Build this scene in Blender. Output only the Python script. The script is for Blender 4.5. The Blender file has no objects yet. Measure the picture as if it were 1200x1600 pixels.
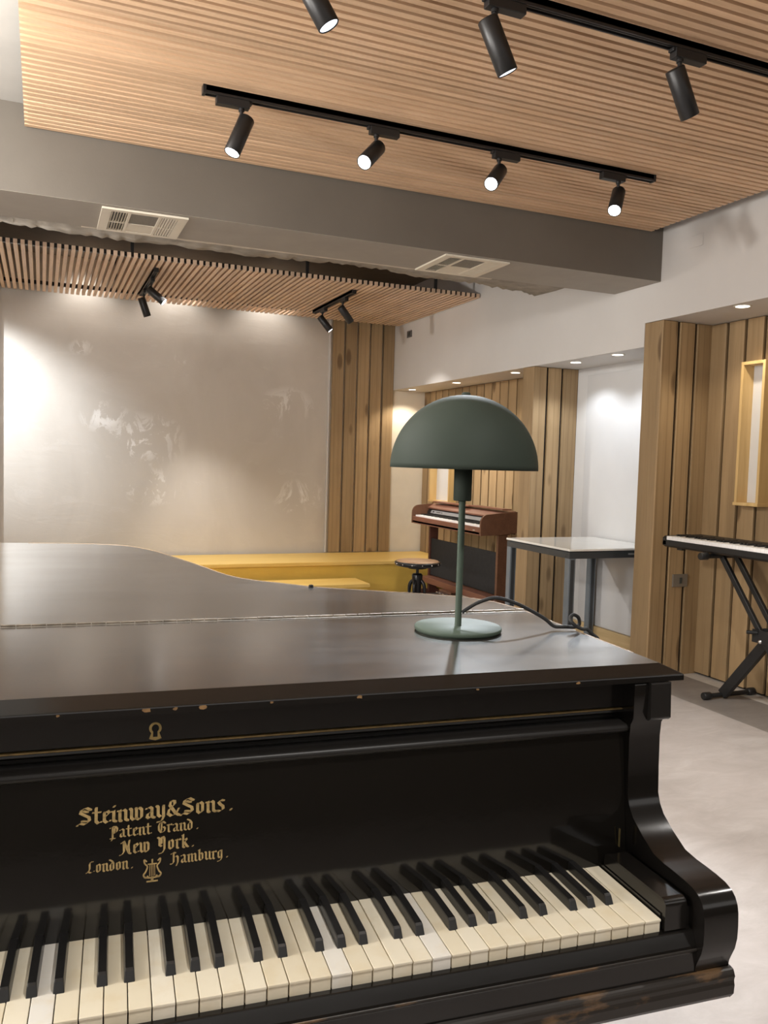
import bpy, math, random
from mathutils import Vector, Matrix
random.seed(7)
C = bpy.context.scene.collection
SC = bpy.context.scene
PI = math.pi
H = 1.29                                   # eye height of the camera above the floor

# ------------------------------------------------------------------ camera, exposure, world
cam_d = bpy.data.cameras.new('camera'); cam = bpy.data.objects.new('camera', cam_d); C.objects.link(cam)
cam_d.sensor_fit = 'VERTICAL'; cam_d.sensor_height = 36.0; cam_d.lens = 1286.157 / 1600 * 36
cam_d.clip_start = 0.02; cam_d.clip_end = 60
_X = Vector((3090.0, -11.0, -1286.157)).normalized()
_Y = Vector((-535.0, 95.5, -1286.157)).normalized()
_Z = _X.cross(_Y)
M = Matrix((_X, _Y, _Z)).to_4x4(); M.translation = (0, 0, H)
cam.matrix_world = M
SC.camera = cam
vs = SC.view_settings
vs.view_transform = 'Standard'; vs.look = 'None'; vs.exposure = 0.0; vs.gamma = 1.0; vs.use_curve_mapping = False
try:
    SC.cycles.use_denoising = True
    SC.cycles.max_bounces = 8; SC.cycles.diffuse_bounces = 5; SC.cycles.glossy_bounces = 4
    SC.cycles.sample_clamp_indirect = 6.0; SC.cycles.caustics_reflective = False; SC.cycles.caustics_refractive = False
except Exception: pass
W = bpy.data.worlds.new('room_glow'); SC.world = W; W.use_nodes = True
W.node_tree.nodes['Background'].inputs[0].default_value = (1.0, 0.95, 0.90, 1)
W.node_tree.nodes['Background'].inputs[1].default_value = 1.15

TRACK_W, TRACK_B_W, CANOPY_W, DOWN_W, COVE_W, WASH_W, REAR_W = 260, 90, 130, 30, 14, 430, 90
COL_COOL = (0.88, 0.94, 1.0); COL_NEUT = (1.0, 0.96, 0.91); COL_WARM = (1.0, 0.88, 0.70)

# ------------------------------------------------------------------ materials
def new_mat(name):
    m = bpy.data.materials.new(name); m.use_nodes = True
    nt = m.node_tree; return m, nt, nt.nodes['Principled BSDF']
def nd(nt, t, **kw):
    n = nt.nodes.new(t)
    for k, v in kw.items(): setattr(n, k, v)
    return n
def coord(nt, scale=(1, 1, 1), island=0.0):
    tc = nd(nt, 'ShaderNodeTexCoord'); out = tc.outputs['Object']
    if island:
        g = nd(nt, 'ShaderNodeNewGeometry'); mu = nd(nt, 'ShaderNodeVectorMath', operation='SCALE')
        mu.inputs[0].default_value = (7.3, 11.9, 5.7); nt.links.new(g.outputs['Random Per Island'], mu.inputs['Scale'])
        ad = nd(nt, 'ShaderNodeVectorMath', operation='ADD'); nt.links.new(out, ad.inputs[0]); nt.links.new(mu.outputs[0], ad.inputs[1]); out = ad.outputs[0]
    mp = nd(nt, 'ShaderNodeMapping'); mp.inputs['Scale'].default_value = scale
    nt.links.new(out, mp.inputs[0]); return mp.outputs[0]
def noise(nt, vec, scale, detail=4, rough=.55, dist=0.0):
    n = nd(nt, 'ShaderNodeTexNoise'); n.inputs['Scale'].default_value = scale; n.inputs['Detail'].default_value = detail
    n.inputs['Roughness'].default_value = rough; n.inputs['Distortion'].default_value = dist
    nt.links.new(vec, n.inputs['Vector']); return n.outputs['Fac']
def ramp(nt, fac, stops):
    r = nd(nt, 'ShaderNodeValToRGB'); e = r.color_ramp.elements
    while len(e) < len(stops): e.new(.5)
    for i, (p, c) in enumerate(stops):
        e[i].position = p; e[i].color = (c, c, c, 1) if isinstance(c, (int, float)) else (*c, 1)
    nt.links.new(fac, r.inputs[0]); return r.outputs['Color']
def mix(nt, fac, a, b, mode='MIX'):
    m = nd(nt, 'ShaderNodeMix', data_type='RGBA', blend_type=mode)
    for s, v in ((0, fac), (6, a), (7, b)):
        if isinstance(v, (int, float)): m.inputs[s].default_value = v
        elif isinstance(v, tuple): m.inputs[s].default_value = (*v, 1)
        else: nt.links.new(v, m.inputs[s])
    return m.outputs[2]
def bump(nt, b, h, s, d=.01):
    n = nd(nt, 'ShaderNodeBump'); n.inputs['Strength'].default_value = s; n.inputs['Distance'].default_value = d
    nt.links.new(h, n.inputs['Height']); nt.links.new(n.outputs[0], b.inputs['Normal'])
def plain(name, col, rough=.5, metal=0.0, var=.08, vs_=6.0, bmp=0.0, bs=60.0, spec=.5, coat=0.0):
    m, nt, b = new_mat(name)
    v = coord(nt); f = noise(nt, v, vs_, 5)
    lo = tuple(c * (1 - var) for c in col); hi = tuple(min(1, c * (1 + var)) for c in col)
    nt.links.new(ramp(nt, f, [(.3, lo), (.7, hi)]), b.inputs['Base Color'])
    b.inputs['Roughness'].default_value = rough; b.inputs['Metallic'].default_value = metal
    b.inputs['Specular IOR Level'].default_value = spec; b.inputs['Coat Weight'].default_value = coat
    if bmp: bump(nt, b, noise(nt, v, bs, 4), bmp, .004)
    return m
def wood(name, c_lo, c_hi, axis, fine=26.0, rough=.55, knots=False, tint=.18, lines=.35, coat=0.0):
    """grain running along axis; every board (mesh island) gets its own offset and tint"""
    m, nt, b = new_mat(name)
    s = [1.0, 1.0, 1.0]; s[axis] = .07
    v = coord(nt, tuple(s), island=1.0)
    f = noise(nt, v, fine, 6, .6, .6)
    col = ramp(nt, f, [(.28, c_lo), (.72, c_hi)])
    f2 = noise(nt, v, fine * 3.2, 3, .6)
    dark = tuple(c * .55 for c in c_lo)
    lf = ramp(nt, f2, [(.56, 0.0), (.68, lines)])
    col = mix(nt, lf, col, dark)
    g = nd(nt, 'ShaderNodeNewGeometry')
    tr = ramp(nt, g.outputs['Random Per Island'], [(0.0, 1 - tint), (1.0, 1 + tint * .4)])
    col = mix(nt, 1.0, col, tr, 'MULTIPLY')
    if knots:
        s2 = [1.0, 1.0, 1.0]; s2[axis] = .36
        vk = coord(nt, tuple(s2), island=1.0)
        vo = nd(nt, 'ShaderNodeTexVoronoi'); vo.inputs['Scale'].default_value = 5.2; vo.inputs['Randomness'].default_value = 1.0
        nt.links.new(vk, vo.inputs['Vector'])
        k = ramp(nt, vo.outputs['Distance'], [(.11, .8), (.15, .55), (.19, .0)])
        col = mix(nt, k, col, (c_lo[0] * .32, c_lo[1] * .27, c_lo[2] * .22))
        wv = nd(nt, 'ShaderNodeTexWave'); wv.inputs['Scale'].default_value = 6.0; wv.inputs['Distortion'].default_value = 7.0
        wv.inputs['Detail'].default_value = 2.0; wv.inputs['Detail Scale'].default_value = .6
        nt.links.new(v, wv.inputs['Vector'])
        col = mix(nt, ramp(nt, wv.outputs['Fac'], [(.0, .38), (.22, 0.0)]), col, tuple(c * .62 for c in c_lo))
    nt.links.new(col, b.inputs['Base Color'])
    b.inputs['Roughness'].default_value = rough; b.inputs['Coat Weight'].default_value = coat
    bump(nt, b, f2, .12, .002)
    return m
def emit(name, col, strength):
    m, nt, b = new_mat(name)
    b.inputs['Base Color'].default_value = (.9, .9, .9, 1)
    b.inputs['Emission Color'].default_value = (*col, 1); b.inputs['Emission Strength'].default_value = strength
    return m
def lacquer(name, col, rough, wear, wear_col=(.16, .085, .035), wscale=9.0, wth=.70, spec=.5):
    """old black piano polish: uneven gloss, fine scratches, brown chips where the finish has gone"""
    m, nt, b = new_mat(name)
    v = coord(nt, (1, 1, 1)); vx = coord(nt, (.35, 1, 1))
    base = ramp(nt, noise(nt, vx, 3.0, 5), [(.3, tuple(c * .72 for c in col)), (.7, tuple(c * 1.3 for c in col))])
    if wear:
        wf = ramp(nt, noise(nt, vx, wscale, 7, .62), [(wth, 0.0), (wth + .05, wear)])
        base = mix(nt, wf, base, wear_col)
    nt.links.new(base, b.inputs['Base Color'])
    rr = ramp(nt, noise(nt, vx, 4.5, 6, .65), [(.3, rough * .78), (.72, rough * 1.35)])
    nt.links.new(rr, b.inputs['Roughness']); b.inputs['Specular IOR Level'].default_value = spec
    bump(nt, b, noise(nt, v, 38, 5), .035, .002)
    return m

M_FLOOR, nt, b = new_mat('vinyl_floor')
v = coord(nt)
sep = nd(nt, 'ShaderNodeSeparateXYZ'); nt.links.new(v, sep.inputs[0])
def step_(sock, at):
    n = nd(nt, 'ShaderNodeMath', operation='GREATER_THAN'); nt.links.new(sock, n.inputs[0]); n.inputs[1].default_value = at; return n.outputs[0]
cl = noise(nt, coord(nt, (.8, 1.6, 1)), 5.5, 8, .68, .5)
pale = ramp(nt, cl, [(.28, (.325, .292, .272)), (.52, (.41, .375, .355)), (.75, (.50, .47, .45))])
pale = mix(nt, ramp(nt, noise(nt, v, 1.3, 4), [(.35, 0.0), (.65, .45)]), pale, (.41, .365, .345))
grey = ramp(nt, cl, [(.28, (.185, .165, .15)), (.75, (.27, .245, .225))])
pl2 = ramp(nt, cl, [(.28, (.44, .41, .37)), (.75, (.60, .56, .51))])
colr = mix(nt, step_(sep.outputs[0], 3.335), pale, grey)
colr = mix(nt, step_(sep.outputs[0], 3.73), colr, pl2)
nt.links.new(colr, b.inputs['Base Color']); b.inputs['Roughness'].default_value = .42
bump(nt, b, cl, .06, .003)

M_WHITE = plain('white_paint', (.61, .59, .57), .6, var=.03, vs_=2.0, bmp=.05, bs=30)
M_WHITE_R = plain('white_recess_paint', (.62, .62, .62), .45, var=.02)
M_BEIGE = plain('cream_paint', (.66, .61, .52), .6, var=.04)
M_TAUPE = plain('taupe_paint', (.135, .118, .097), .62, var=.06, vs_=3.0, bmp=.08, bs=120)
M_TAUPE_LIT = plain('taupe_paint_lit_underside', (.33, .30, .26), .65, var=.05)
M_CEIL = plain('pale_grey_ceiling', (.50, .49, .46), .7, var=.04)
M_DARK = plain('dark_cavity_paint', (.16, .145, .125), .8, var=.1)
M_BACKING = plain('black_felt_backing', (.018, .014, .011), .95, var=.2)
M_CONC = plain('rough_concrete', (.30, .27, .23), .9, var=.22, vs_=9.0, bmp=.9, bs=22)
M_TORN = plain('torn_plaster_edge', (.60, .54, .45), .85, var=.12, vs_=20, bmp=.4)
# back wall: satin filler coat with glossy smears, their reflections painted in as paler colour
M_BOARD, nt, b = new_mat('smeared_gloss_coat_painted_sheen')
v = coord(nt)
n1 = noise(nt, coord(nt, (1, 1, .7)), 1.1, 6, .6, .8); n2 = noise(nt, coord(nt, (.5, 1, 1.6)), 3.2, 7, .66, 1.2)
bc = ramp(nt, n1, [(.3, (.50, .455, .40)), (.7, (.60, .555, .50))])
bc = mix(nt, ramp(nt, n2, [(.60, 0.0), (.66, .40)]), bc, (.68, .64, .59))
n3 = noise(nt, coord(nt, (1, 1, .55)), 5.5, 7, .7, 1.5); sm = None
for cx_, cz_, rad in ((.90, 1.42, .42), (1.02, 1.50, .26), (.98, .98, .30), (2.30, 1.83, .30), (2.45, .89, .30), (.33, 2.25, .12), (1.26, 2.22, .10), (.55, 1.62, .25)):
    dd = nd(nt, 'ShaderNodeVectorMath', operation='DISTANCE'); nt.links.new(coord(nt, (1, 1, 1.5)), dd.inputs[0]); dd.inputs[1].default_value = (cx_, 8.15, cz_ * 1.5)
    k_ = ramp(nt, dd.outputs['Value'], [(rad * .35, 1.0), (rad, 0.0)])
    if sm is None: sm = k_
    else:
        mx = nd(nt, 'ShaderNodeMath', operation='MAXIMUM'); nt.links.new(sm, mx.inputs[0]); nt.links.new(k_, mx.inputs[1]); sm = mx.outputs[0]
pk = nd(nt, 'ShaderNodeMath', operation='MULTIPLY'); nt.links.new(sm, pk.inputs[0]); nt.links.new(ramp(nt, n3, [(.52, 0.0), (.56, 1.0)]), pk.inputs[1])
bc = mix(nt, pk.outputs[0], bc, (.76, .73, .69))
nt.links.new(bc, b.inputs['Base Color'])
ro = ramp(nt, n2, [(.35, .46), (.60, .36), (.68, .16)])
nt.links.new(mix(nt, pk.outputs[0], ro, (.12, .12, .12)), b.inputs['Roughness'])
bump(nt, b, n2, .22, .012)

M_OAK_X = wood('oak_ceiling_slats', (.66, .43, .26), (.80, .56, .365), 0, fine=40, rough=.5, tint=.16, lines=.25)
M_OAK_Y = wood('oak_canopy_slats', (.64, .45, .31), (.80, .60, .44), 1, fine=40, rough=.5, tint=.14, lines=.25)
M_PINE = wood('treated_pine_boards', (.315, .208, .104), (.41, .283, .150), 2, fine=15, rough=.55, knots=True, tint=.34, lines=.22)
M_PINE_L = wood('pale_pine', (.55, .36, .14), (.70, .50, .23), 2, fine=18, rough=.5, tint=.08, lines=.12)
M_PINE_LX = wood('pale_pine_batten', (.50, .36, .18), (.66, .50, .28), 1, fine=18, rough=.5, tint=.1, lines=.12)
M_YEL = plain('yellow_paint', (.62, .42, .085), .45, var=.05)
M_YEL_T = wood('yellow_oiled_wood', (.62, .40, .10), (.74, .52, .17), 0, fine=14, rough=.42, tint=.05, lines=.08)
M_BLACKM = plain('black_powder_coat', (.012, .012, .0125), .42, var=.15)
M_TRACK = plain('black_aluminium_track', (.014, .013, .013), .38, .0, var=.1)
M_CHROME = plain('chrome', (.75, .75, .75), .15, 1.0, var=.03)
M_LENS = emit('lit_spot_lens', (.92, .96, 1.0), 14.0)
M_LENS_DIM = emit('lit_spot_lens_oblique', (.80, .88, 1.0), 2.2)
M_DIFF = emit('lit_downlight_diffuser', (1.0, .92, .78), 9.0)
M_TRIMW = plain('white_enamel', (.78, .75, .68), .4, var=.03)
M_VENT = plain('cream_vent_plastic', (.70, .64, .53), .45, var=.03)
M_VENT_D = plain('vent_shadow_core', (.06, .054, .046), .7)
M_VENT_G = plain('vent_filter_mesh', (.21, .19, .16), .8, var=.15, vs_=220)
M_LID = lacquer('worn_black_lid_polish', (.034, .031, .028), .17, .40, (.085, .055, .035), 6.0, .76, 1.0)
M_LID.node_tree.nodes['Principled BSDF'].inputs['Coat Weight'].default_value = .5
M_LID.node_tree.nodes['Principled BSDF'].inputs['Coat Roughness'].default_value = .14
M_PIANO = lacquer('black_piano_polish', (.0070, .0060, .0052), .15, 0.0)
M_FALL = lacquer('glossy_fallboard_polish', (.0070, .0060, .0050), .075, 0.0)
M_EDGE = lacquer('chipped_black_moulding', (.012, .0105, .0095), .36, .75, (.16, .075, .03), 26.0, .645, .35)
M_BED = lacquer('worn_brown_keybed_edge', (.016, .012, .009), .40, .85, (.14, .078, .035), 15.0, .52)
M_RIMTOP = plain('rubbed_lid_rim', (.20, .135, .075), .5, var=.3, vs_=40)
M_INLAY = plain('dull_inlay_line', (.20, .135, .05), .5, .3, var=.3, vs_=60)
M_GOLD = plain('aged_gilding', (.47, .335, .145), .45, .2, var=.25, vs_=160)
M_BRASS = plain('tarnished_brass', (.46, .35, .15), .35, .9, var=.2, vs_=60)
M_HINGE = plain('worn_steel_hinge', (.20, .17, .135), .5, .8, var=.35, vs_=45)
M_VOID = plain('keyhole_dark', (.003, .003, .003), .9)
M_FELT = plain('red_felt', (.10, .012, .01), .9)
M_IVORY, nt, b = new_mat('old_ivory')
oi = nd(nt, 'ShaderNodeObjectInfo')
cA = ramp(nt, oi.outputs['Random'], [(0.0, (.72, .64, .48)), (.5, (.77, .70, .55)), (.85, (.79, .73, .60)), (.97, (.76, .73, .67))])
ii = nd(nt, 'ShaderNodeVectorMath', operation='ADD'); tcx = nd(nt, 'ShaderNodeTexCoord')
sc_ = nd(nt, 'ShaderNodeVectorMath', operation='SCALE'); sc_.inputs[0].default_value = (31, 17, 5); nt.links.new(oi.outputs['Random'], sc_.inputs['Scale'])
nt.links.new(tcx.outputs['Object'], ii.inputs[0]); nt.links.new(sc_.outputs[0], ii.inputs[1])
st = noise(nt, ii.outputs[0], 30, 4)
nt.links.new(mix(nt, ramp(nt, st, [(.48, 0.0), (.75, .45)]), cA, (.66, .54, .34)), b.inputs['Base Color'])
b.inputs['Roughness'].default_value = .33
M_EBONY = plain('ebony', (.010, .0095, .0095), .30, var=.2, vs_=80)
M_GREEN = plain('matt_green_enamel', (.032, .042, .033), .68, var=.04, spec=.22)
M_GREEN_B = plain('matt_green_enamel_base', (.056, .078, .058), .62, var=.04, spec=.3)
M_CORD = plain('black_textile_cord', (.012, .012, .012), .7, var=.2, vs_=300)
M_MAHOG = wood('red_brown_piano_veneer', (.145, .058, .036), (.215, .092, .058), 1, fine=22, rough=.38, tint=.05, lines=.2)
M_MAHOG_Z = wood('red_brown_veneer_end', (.115, .052, .030), (.165, .078, .044), 1, fine=22, rough=.4, tint=.05, lines=.3)
M_MAHOG_D = wood('dark_brown_veneer', (.075, .026, .018), (.105, .04, .027), 2, fine=22, rough=.42, tint=.05, lines=.15)
M_SPK = plain('black_speaker_cloth', (.012, .012, .0125), .8, var=.3, vs_=30)
M_KEYW = plain('white_plastic_keys', (.85, .84, .83), .3, var=.01)
M_KEYB = plain('black_plastic_keys', (.012, .012, .012), .35)
M_SILV = plain('silver_control_strip', (.45, .46, .47), .35, .6)
M_TABLE = plain('white_glass_top', (.84, .83, .78), .12, var=.02, coat=.3)
M_TFRAME = plain('anthracite_frame', (.045, .05, .055), .42)
M_TLEG = plain('blue_grey_aluminium', (.20, .235, .27), .38, .35)
M_SEATW = wood('worn_stool_wood', (.34, .19, .10), (.48, .30, .18), 0, fine=20, rough=.42, tint=.05)
M_IRON = plain('black_cast_iron', (.012, .012, .014), .28, .3, var=.2)
M_GREYP = plain('taupe_plastic_plate', (.17, .145, .115), .5, var=.05)
M_GREYD = plain('dark_grey_plate', (.13, .12, .115), .5, var=.05)
M_SOCK = plain('dark_socket_insert', (.05, .055, .05), .5)
M_PANEL = plain('white_gloss_sheet', (.58, .58, .585), .14, var=.015)

# ------------------------------------------------------------------ mesh builder
class MB:
    def __init__(s): s.v = []; s.f = []; s.mi = []; s.sm = []
    def add(s, vs, fs, mi=0, sm=False):
        o = len(s.v); s.v += [tuple(p) for p in vs]
        for f in fs: s.f.append(tuple(i + o for i in f)); s.mi.append(mi); s.sm.append(sm)
    def box(s, x0, x1, y0, y1, z0, z1, mi=0):
        s.add([(x0, y0, z0), (x1, y0, z0), (x1, y1, z0), (x0, y1, z0), (x0, y0, z1), (x1, y0, z1), (x1, y1, z1), (x0, y1, z1)],
              [(0, 3, 2, 1), (4, 5, 6, 7), (0, 1, 5, 4), (1, 2, 6, 5), (2, 3, 7, 6), (3, 0, 4, 7)], mi)
    def bar(s, p, q, w, h, up=(0, 0, 1), mi=0):
        p = Vector(p); q = Vector(q); d = (q - p).normalized(); u = Vector(up)
        a = d.cross(u)
        if a.length < 1e-4: a = d.cross(Vector((1, 0, 0)))
        a.normalize(); u = a.cross(d).normalized(); a *= w / 2; u *= h / 2
        vs = [p - a - u, p + a - u, p + a + u, p - a + u, q - a - u, q + a - u, q + a + u, q - a + u]
        s.add(vs, [(0, 3, 2, 1), (4, 5, 6, 7), (0, 1, 5, 4), (1, 2, 6, 5), (2, 3, 7, 6), (3, 0, 4, 7)], mi)
    def prism(s, poly, plane, a, b, mi=0, sm=False):
        """poly: 2D outline; plane 'xy','yz','xz'; extruded from a to b along the third axis"""
        def P(p, t): return {'xy': (p[0], p[1], t), 'yz': (t, p[0], p[1]), 'xz': (p[0], t, p[1])}[plane]
        n = len(poly); vs = [P(p, a) for p in poly] + [P(p, b) for p in poly]
        s.add(vs, [tuple(range(n))[::-1], tuple(range(n, 2 * n))], mi)
        s.add(vs, [(i, (i + 1) % n, n + (i + 1) % n, n + i) for i in range(n)], mi, sm)
    def loops(s, loops, mi=0, sm=False, cap0=True, cap1=True):
        n = len(loops[0]); vs = [p for L in loops for p in L]; fs = []
        for k in range(len(loops) - 1):
            for i in range(n): fs.append((k * n + i, k * n + (i + 1) % n, (k + 1) * n + (i + 1) % n, (k + 1) * n + i))
        s.add(vs, fs, mi, sm)
        if cap0: s.add(loops[0], [tuple(range(n))[::-1]], mi)
        if cap1: s.add(loops[-1], [tuple(range(n))], mi)
    def lathe(s, prof, c=(0, 0, 0), d=(0, 0, 1), n=40, mi=0, sm=True, cap=True):
        d = Vector(d).normalized(); a = d.orthogonal().normalized(); b2 = d.cross(a); c = Vector(c); L = []
        for r, h in prof:
            L.append([c + d * h + (a * math.cos(2 * PI * i / n) + b2 * math.sin(2 * PI * i / n)) * max(r, 1e-5) for i in range(n)])
        s.loops(L, mi, sm, cap, cap)
    def tube(s, pts, r, n=12, mi=0, cap=True):
        pts = [Vector(p) for p in pts]; L = []; a = None
        for i, p in enumerate(pts):
            t = (pts[min(i + 1, len(pts) - 1)] - pts[max(i - 1, 0)]).normalized()
            a = t.orthogonal().normalized() if a is None else (a - t * a.dot(t)).normalized()
            b2 = t.cross(a); rr = r[i] if isinstance(r, (list, tuple)) else r
            L.append([p + (a * math.cos(2 * PI * k / n) + b2 * math.sin(2 * PI * k / n)) * rr for k in range(n)])
        s.loops(L, mi, True, cap, cap)
    def build(s, name, mat, parent=None, bevel=0.0, seg=2, kind=None, link=True):
        me = bpy.data.meshes.new(name); me.from_pydata(s.v, [], s.f)
        for m in (mat if isinstance(mat, (list, tuple)) else [mat]): me.materials.append(m)
        for p, mi, sm in zip(me.polygons, s.mi, s.sm): p.material_index = mi; p.use_smooth = sm
        me.update(); me.validate()
        o = bpy.data.objects.new(name, me)
        if link: C.objects.link(o)
        if parent is not None: o.parent = parent
        if bevel:
            md = o.modifiers.new('edge', 'BEVEL'); md.width = bevel; md.segments = seg; md.limit_method = 'ANGLE'; md.angle_limit = math.radians(35)
            md.harden_normals = False
        if kind: o['kind'] = kind
        return o
def box(x0, x1, y0, y1, z0, z1): m = MB(); m.box(x0, x1, y0, y1, z0, z1); return m
def struct(name, mb, mat, bevel=0.0): return mb.build(name, mat, None, bevel, kind='structure')
def thing(name, label, cat, loc=(0, 0, 0), rz=0.0, group=None):
    o = bpy.data.objects.new(name, None); C.objects.link(o); o.empty_display_size = .05
    o.location = loc; o.rotation_euler = (0, 0, rz); o['label'] = label; o['category'] = cat
    if group: o['group'] = group
    return o
def spot(name, loc, d, watt, col, angle, blend, rad, parent=None):
    L = bpy.data.lights.new(name, 'SPOT'); L.energy = watt; L.color = col; L.spot_size = math.radians(angle); L.spot_blend = blend; L.shadow_soft_size = rad
    o = bpy.data.objects.new(name, L); C.objects.link(o); o.location = loc
    o.rotation_euler = Vector(d).to_track_quat('-Z', 'Y').to_euler()
    if parent is not None: o.parent = parent
    return o
def smooth_path(pts, n=6):
    pts = [Vector(p) for p in pts]; out = []
    for i in range(len(pts) - 1):
        p0 = pts[max(i - 1, 0)]; p1 = pts[i]; p2 = pts[i + 1]; p3 = pts[min(i + 2, len(pts) - 1)]
        for k in range(n):
            t = k / n
            out.append(.5 * ((2 * p1) + (p2 - p0) * t + (2 * p0 - 5 * p1 + 4 * p2 - p3) * t * t + (3 * p1 - p0 - 3 * p2 + p3) * t ** 3))
    out.append(pts[-1]); return out

# ------------------------------------------------------------------ room shell
W0, W1 = 3.455, 3.86                    # soffit face and recess back of the right-hand wall
YB, YF = 8.15, -2.6
Z_SOF_R, Z_SOF_L = 2.19, 2.044
struct('floor', box(-4.2, 4.1, YF, 8.35, -.12, 0), M_FLOOR)
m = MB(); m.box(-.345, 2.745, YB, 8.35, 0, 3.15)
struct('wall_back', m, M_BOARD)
m = MB(); m.box(-4.2, -.345, YB, 8.35, 0, 3.15); m.box(2.745, 4.1, YB, 8.35, 0, 3.15)
struct('wall_back_flank', m, M_BEIGE)
m = MB(); m.box(W0, 4.1, 4.165, YB, Z_SOF_L, 3.15); m.box(W0, 4.1, YF, 4.165, Z_SOF_R, 3.15)
struct('wall_right', m, M_WHITE)
m = MB(); m.box(W1, 4.1, 4.165, 5.40, 0, Z_SOF_L)
struct('wall_right_recess', m, M_WHITE_R)
m = MB(); m.box(W1, 4.1, YF, 4.165, 0, Z_SOF_R); m.box(W1, 4.1, 5.40, YB, 0, Z_SOF_L)
struct('wall_right_backing', m, M_BACKING)
struct('wall_front_light_block', box(-4.2, 4.1, YF - .1, YF, 0, 1.62), M_TAUPE)  # unseen low wall added to darken fallboard reflections, open above for fill light
struct('wall_left', box(-4.2, -4.0, YF, YB, 0, 3.15), M_WHITE)
struct('ceiling', box(-4.2, W0, YF, 4.04, 2.803, 3.15), M_CEIL)
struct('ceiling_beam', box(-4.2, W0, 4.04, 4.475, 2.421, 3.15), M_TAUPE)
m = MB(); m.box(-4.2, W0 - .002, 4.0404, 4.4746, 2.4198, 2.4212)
struct('ceiling_beam_soffit', m, M_TAUPE_LIT)  # paler beam underside; part of the difference is light painted in
struct('ceiling_rear', box(-4.2, W0, 4.475, YB, 3.06, 3.15), M_DARK)
# rough concrete strip behind the beam, broken front edge
random.seed(11)
m = MB(); xs = [-4.2 + i * .03 for i in range(256)]; L0 = []; L1 = []; L2 = []; L3 = []; L4 = []
for i, x in enumerate(xs):
    x = min(x, W0 - .004)
    k = .10 * math.sin(x * 2.1) + .05 * math.sin(x * 5.3 + 1) + random.uniform(-.012, .012) + .02 * math.sin(x * 17 + math.sin(x * 7))
    L0.append((x, 4.48, 2.585)); L1.append((x, 4.90 + k * .25, 2.565 + random.uniform(-.004, .004)))
    L2.append((x, 5.10 + k * .4, 2.560 + random.uniform(-.006, .006))); L3.append((x, 5.27 + .10 * max(0, (x - 1.5) / 2) + k * .5, 2.578 + random.uniform(-.008, .008))); L4.append((x, 5.29 + .10 * max(0, (x - 1.5) / 2) + k * .5, 2.86))
n = len(xs); vs_ = L0 + L1 + L2 + L3 + L4; fs = []
for r in range(4):
    for i in range(n - 1): fs.append((r * n + i, (r + 1) * n + i, (r + 1) * n + i + 1, r * n + i + 1))
m.add(vs_, fs, 0, True); m.box(-4.2, W0 - .004, 4.49, 5.12, 2.66, 3.055)
struct('ceiling_ledge', m, M_CONC)
# torn plaster lip hanging along the back edge of the beam
m = MB(); random.seed(5); top = []; bot = []; back = []
for i in range(90):
    x = .18 + i * .0265; h = .004 + .016 * abs(math.sin(x * 1.7 + .5)) * random.uniform(.75, 1.0)
    if x < .3 or x > 2.0: h *= .5
    top.append((x, 4.477, 2.420)); bot.append((x, 4.487 + random.uniform(0, .005), 2.4185)); back.append((x, 4.493 + h, 2.4205 + random.uniform(-.001, .002)))
n = 90; m.add(top + bot + back, [(r * n + i, r * n + i + 1, (r + 1) * n + i + 1, (r + 1) * n + i) for r in range(2) for i in range(n - 1)])
m.box(.18, .18 + 89 * .0265, 4.477, 4.502, 2.4205, 2.445)
struct('trim_1', m, M_TORN)

# slatted oak ceiling over the front of the room (one fixed panel with its backing)
m = MB(); y = 4.026
while y > .25:
    m.box(-.073, 3.355, y - .0272, y, 2.702, 2.732); y -= .0435
m.build('ceiling_slats', M_OAK_X, None, kind='structure')
struct('ceiling_slat_backing', box(-.065, 3.35,  .25, 4.03, 2.732, 2.745), M_BACKING)
struct('ceiling_slat_frame', box(-.05, 3.33, .3, 4.0, 2.745, 2.803), M_BACKING)

# vertical pine boards: every board an island of one cladding mesh
def boards(name, spans, face):
    m = MB()
    for s in spans: m.box(*s)
    return m.build(name, M_PINE, None, .003, 2, kind='structure')
P = .1405; G = .021
sp = []
y = 4.0
while y > 1.2: sp.append((3.836, 3.858, y - P + G, y, .012, Z_SOF_R - .003)); y -= P
boards('wall_right_boards_front', sp, 0)
sp = []
y = 8.148
while y > 5.57: sp.append((3.838, 3.858, max(y - .146 + G, 5.562), y, .012, Z_SOF_L - .003)); y -= .146
boards('wall_right_boards_rear', sp, 0)
def pillar(y0, y1, ztop, name):
    sp = [(W0, W0 + .02, y0 + .012, y1 - .001, .0, ztop)]
    xs = [W0 + .002, W0 + .137, W0 + .271, W1 - .001]
    for i in range(3): sp.append((xs[i], xs[i + 1] - (G if i < 2 else .0), y0, y0 + .02, .0, ztop))
    boards(name, sp, 0)
    struct(name + '_core', box(W0 + .02, W1 - .002, y0 + .02, y1 - .001, 0, ztop), M_BACKING)
pillar(4.0, 4.164, Z_SOF_R - .002, 'wall_right_pillar_front')
pillar(5.40, 5.556, Z_SOF_L - .002, 'wall_right_pillar_rear')
sp = []
x = 3.452
for i in range(5): sp.append((x - .1405 + G, x, 8.115, 8.149, .321, 3.05)); x -= .1415
boards('wall_back_boards_right', sp, 0)
sp = []
x = -.352
for i in range(6): sp.append((x - .1405 + G, x, 8.115, 8.149, .321, 3.05)); x -= .1415
boards('wall_back_boards_left', sp, 0)
m = MB(); m.box(2.728, 2.745, 8.125, 8.149, .321, 2.9); struct('trim_2', m, M_WHITE)
m = MB(); m.box(3.83, 3.858, 4.168, 5.395, .0, .10); struct('baseboard_right', m, M_PINE_LX, .003)

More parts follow.
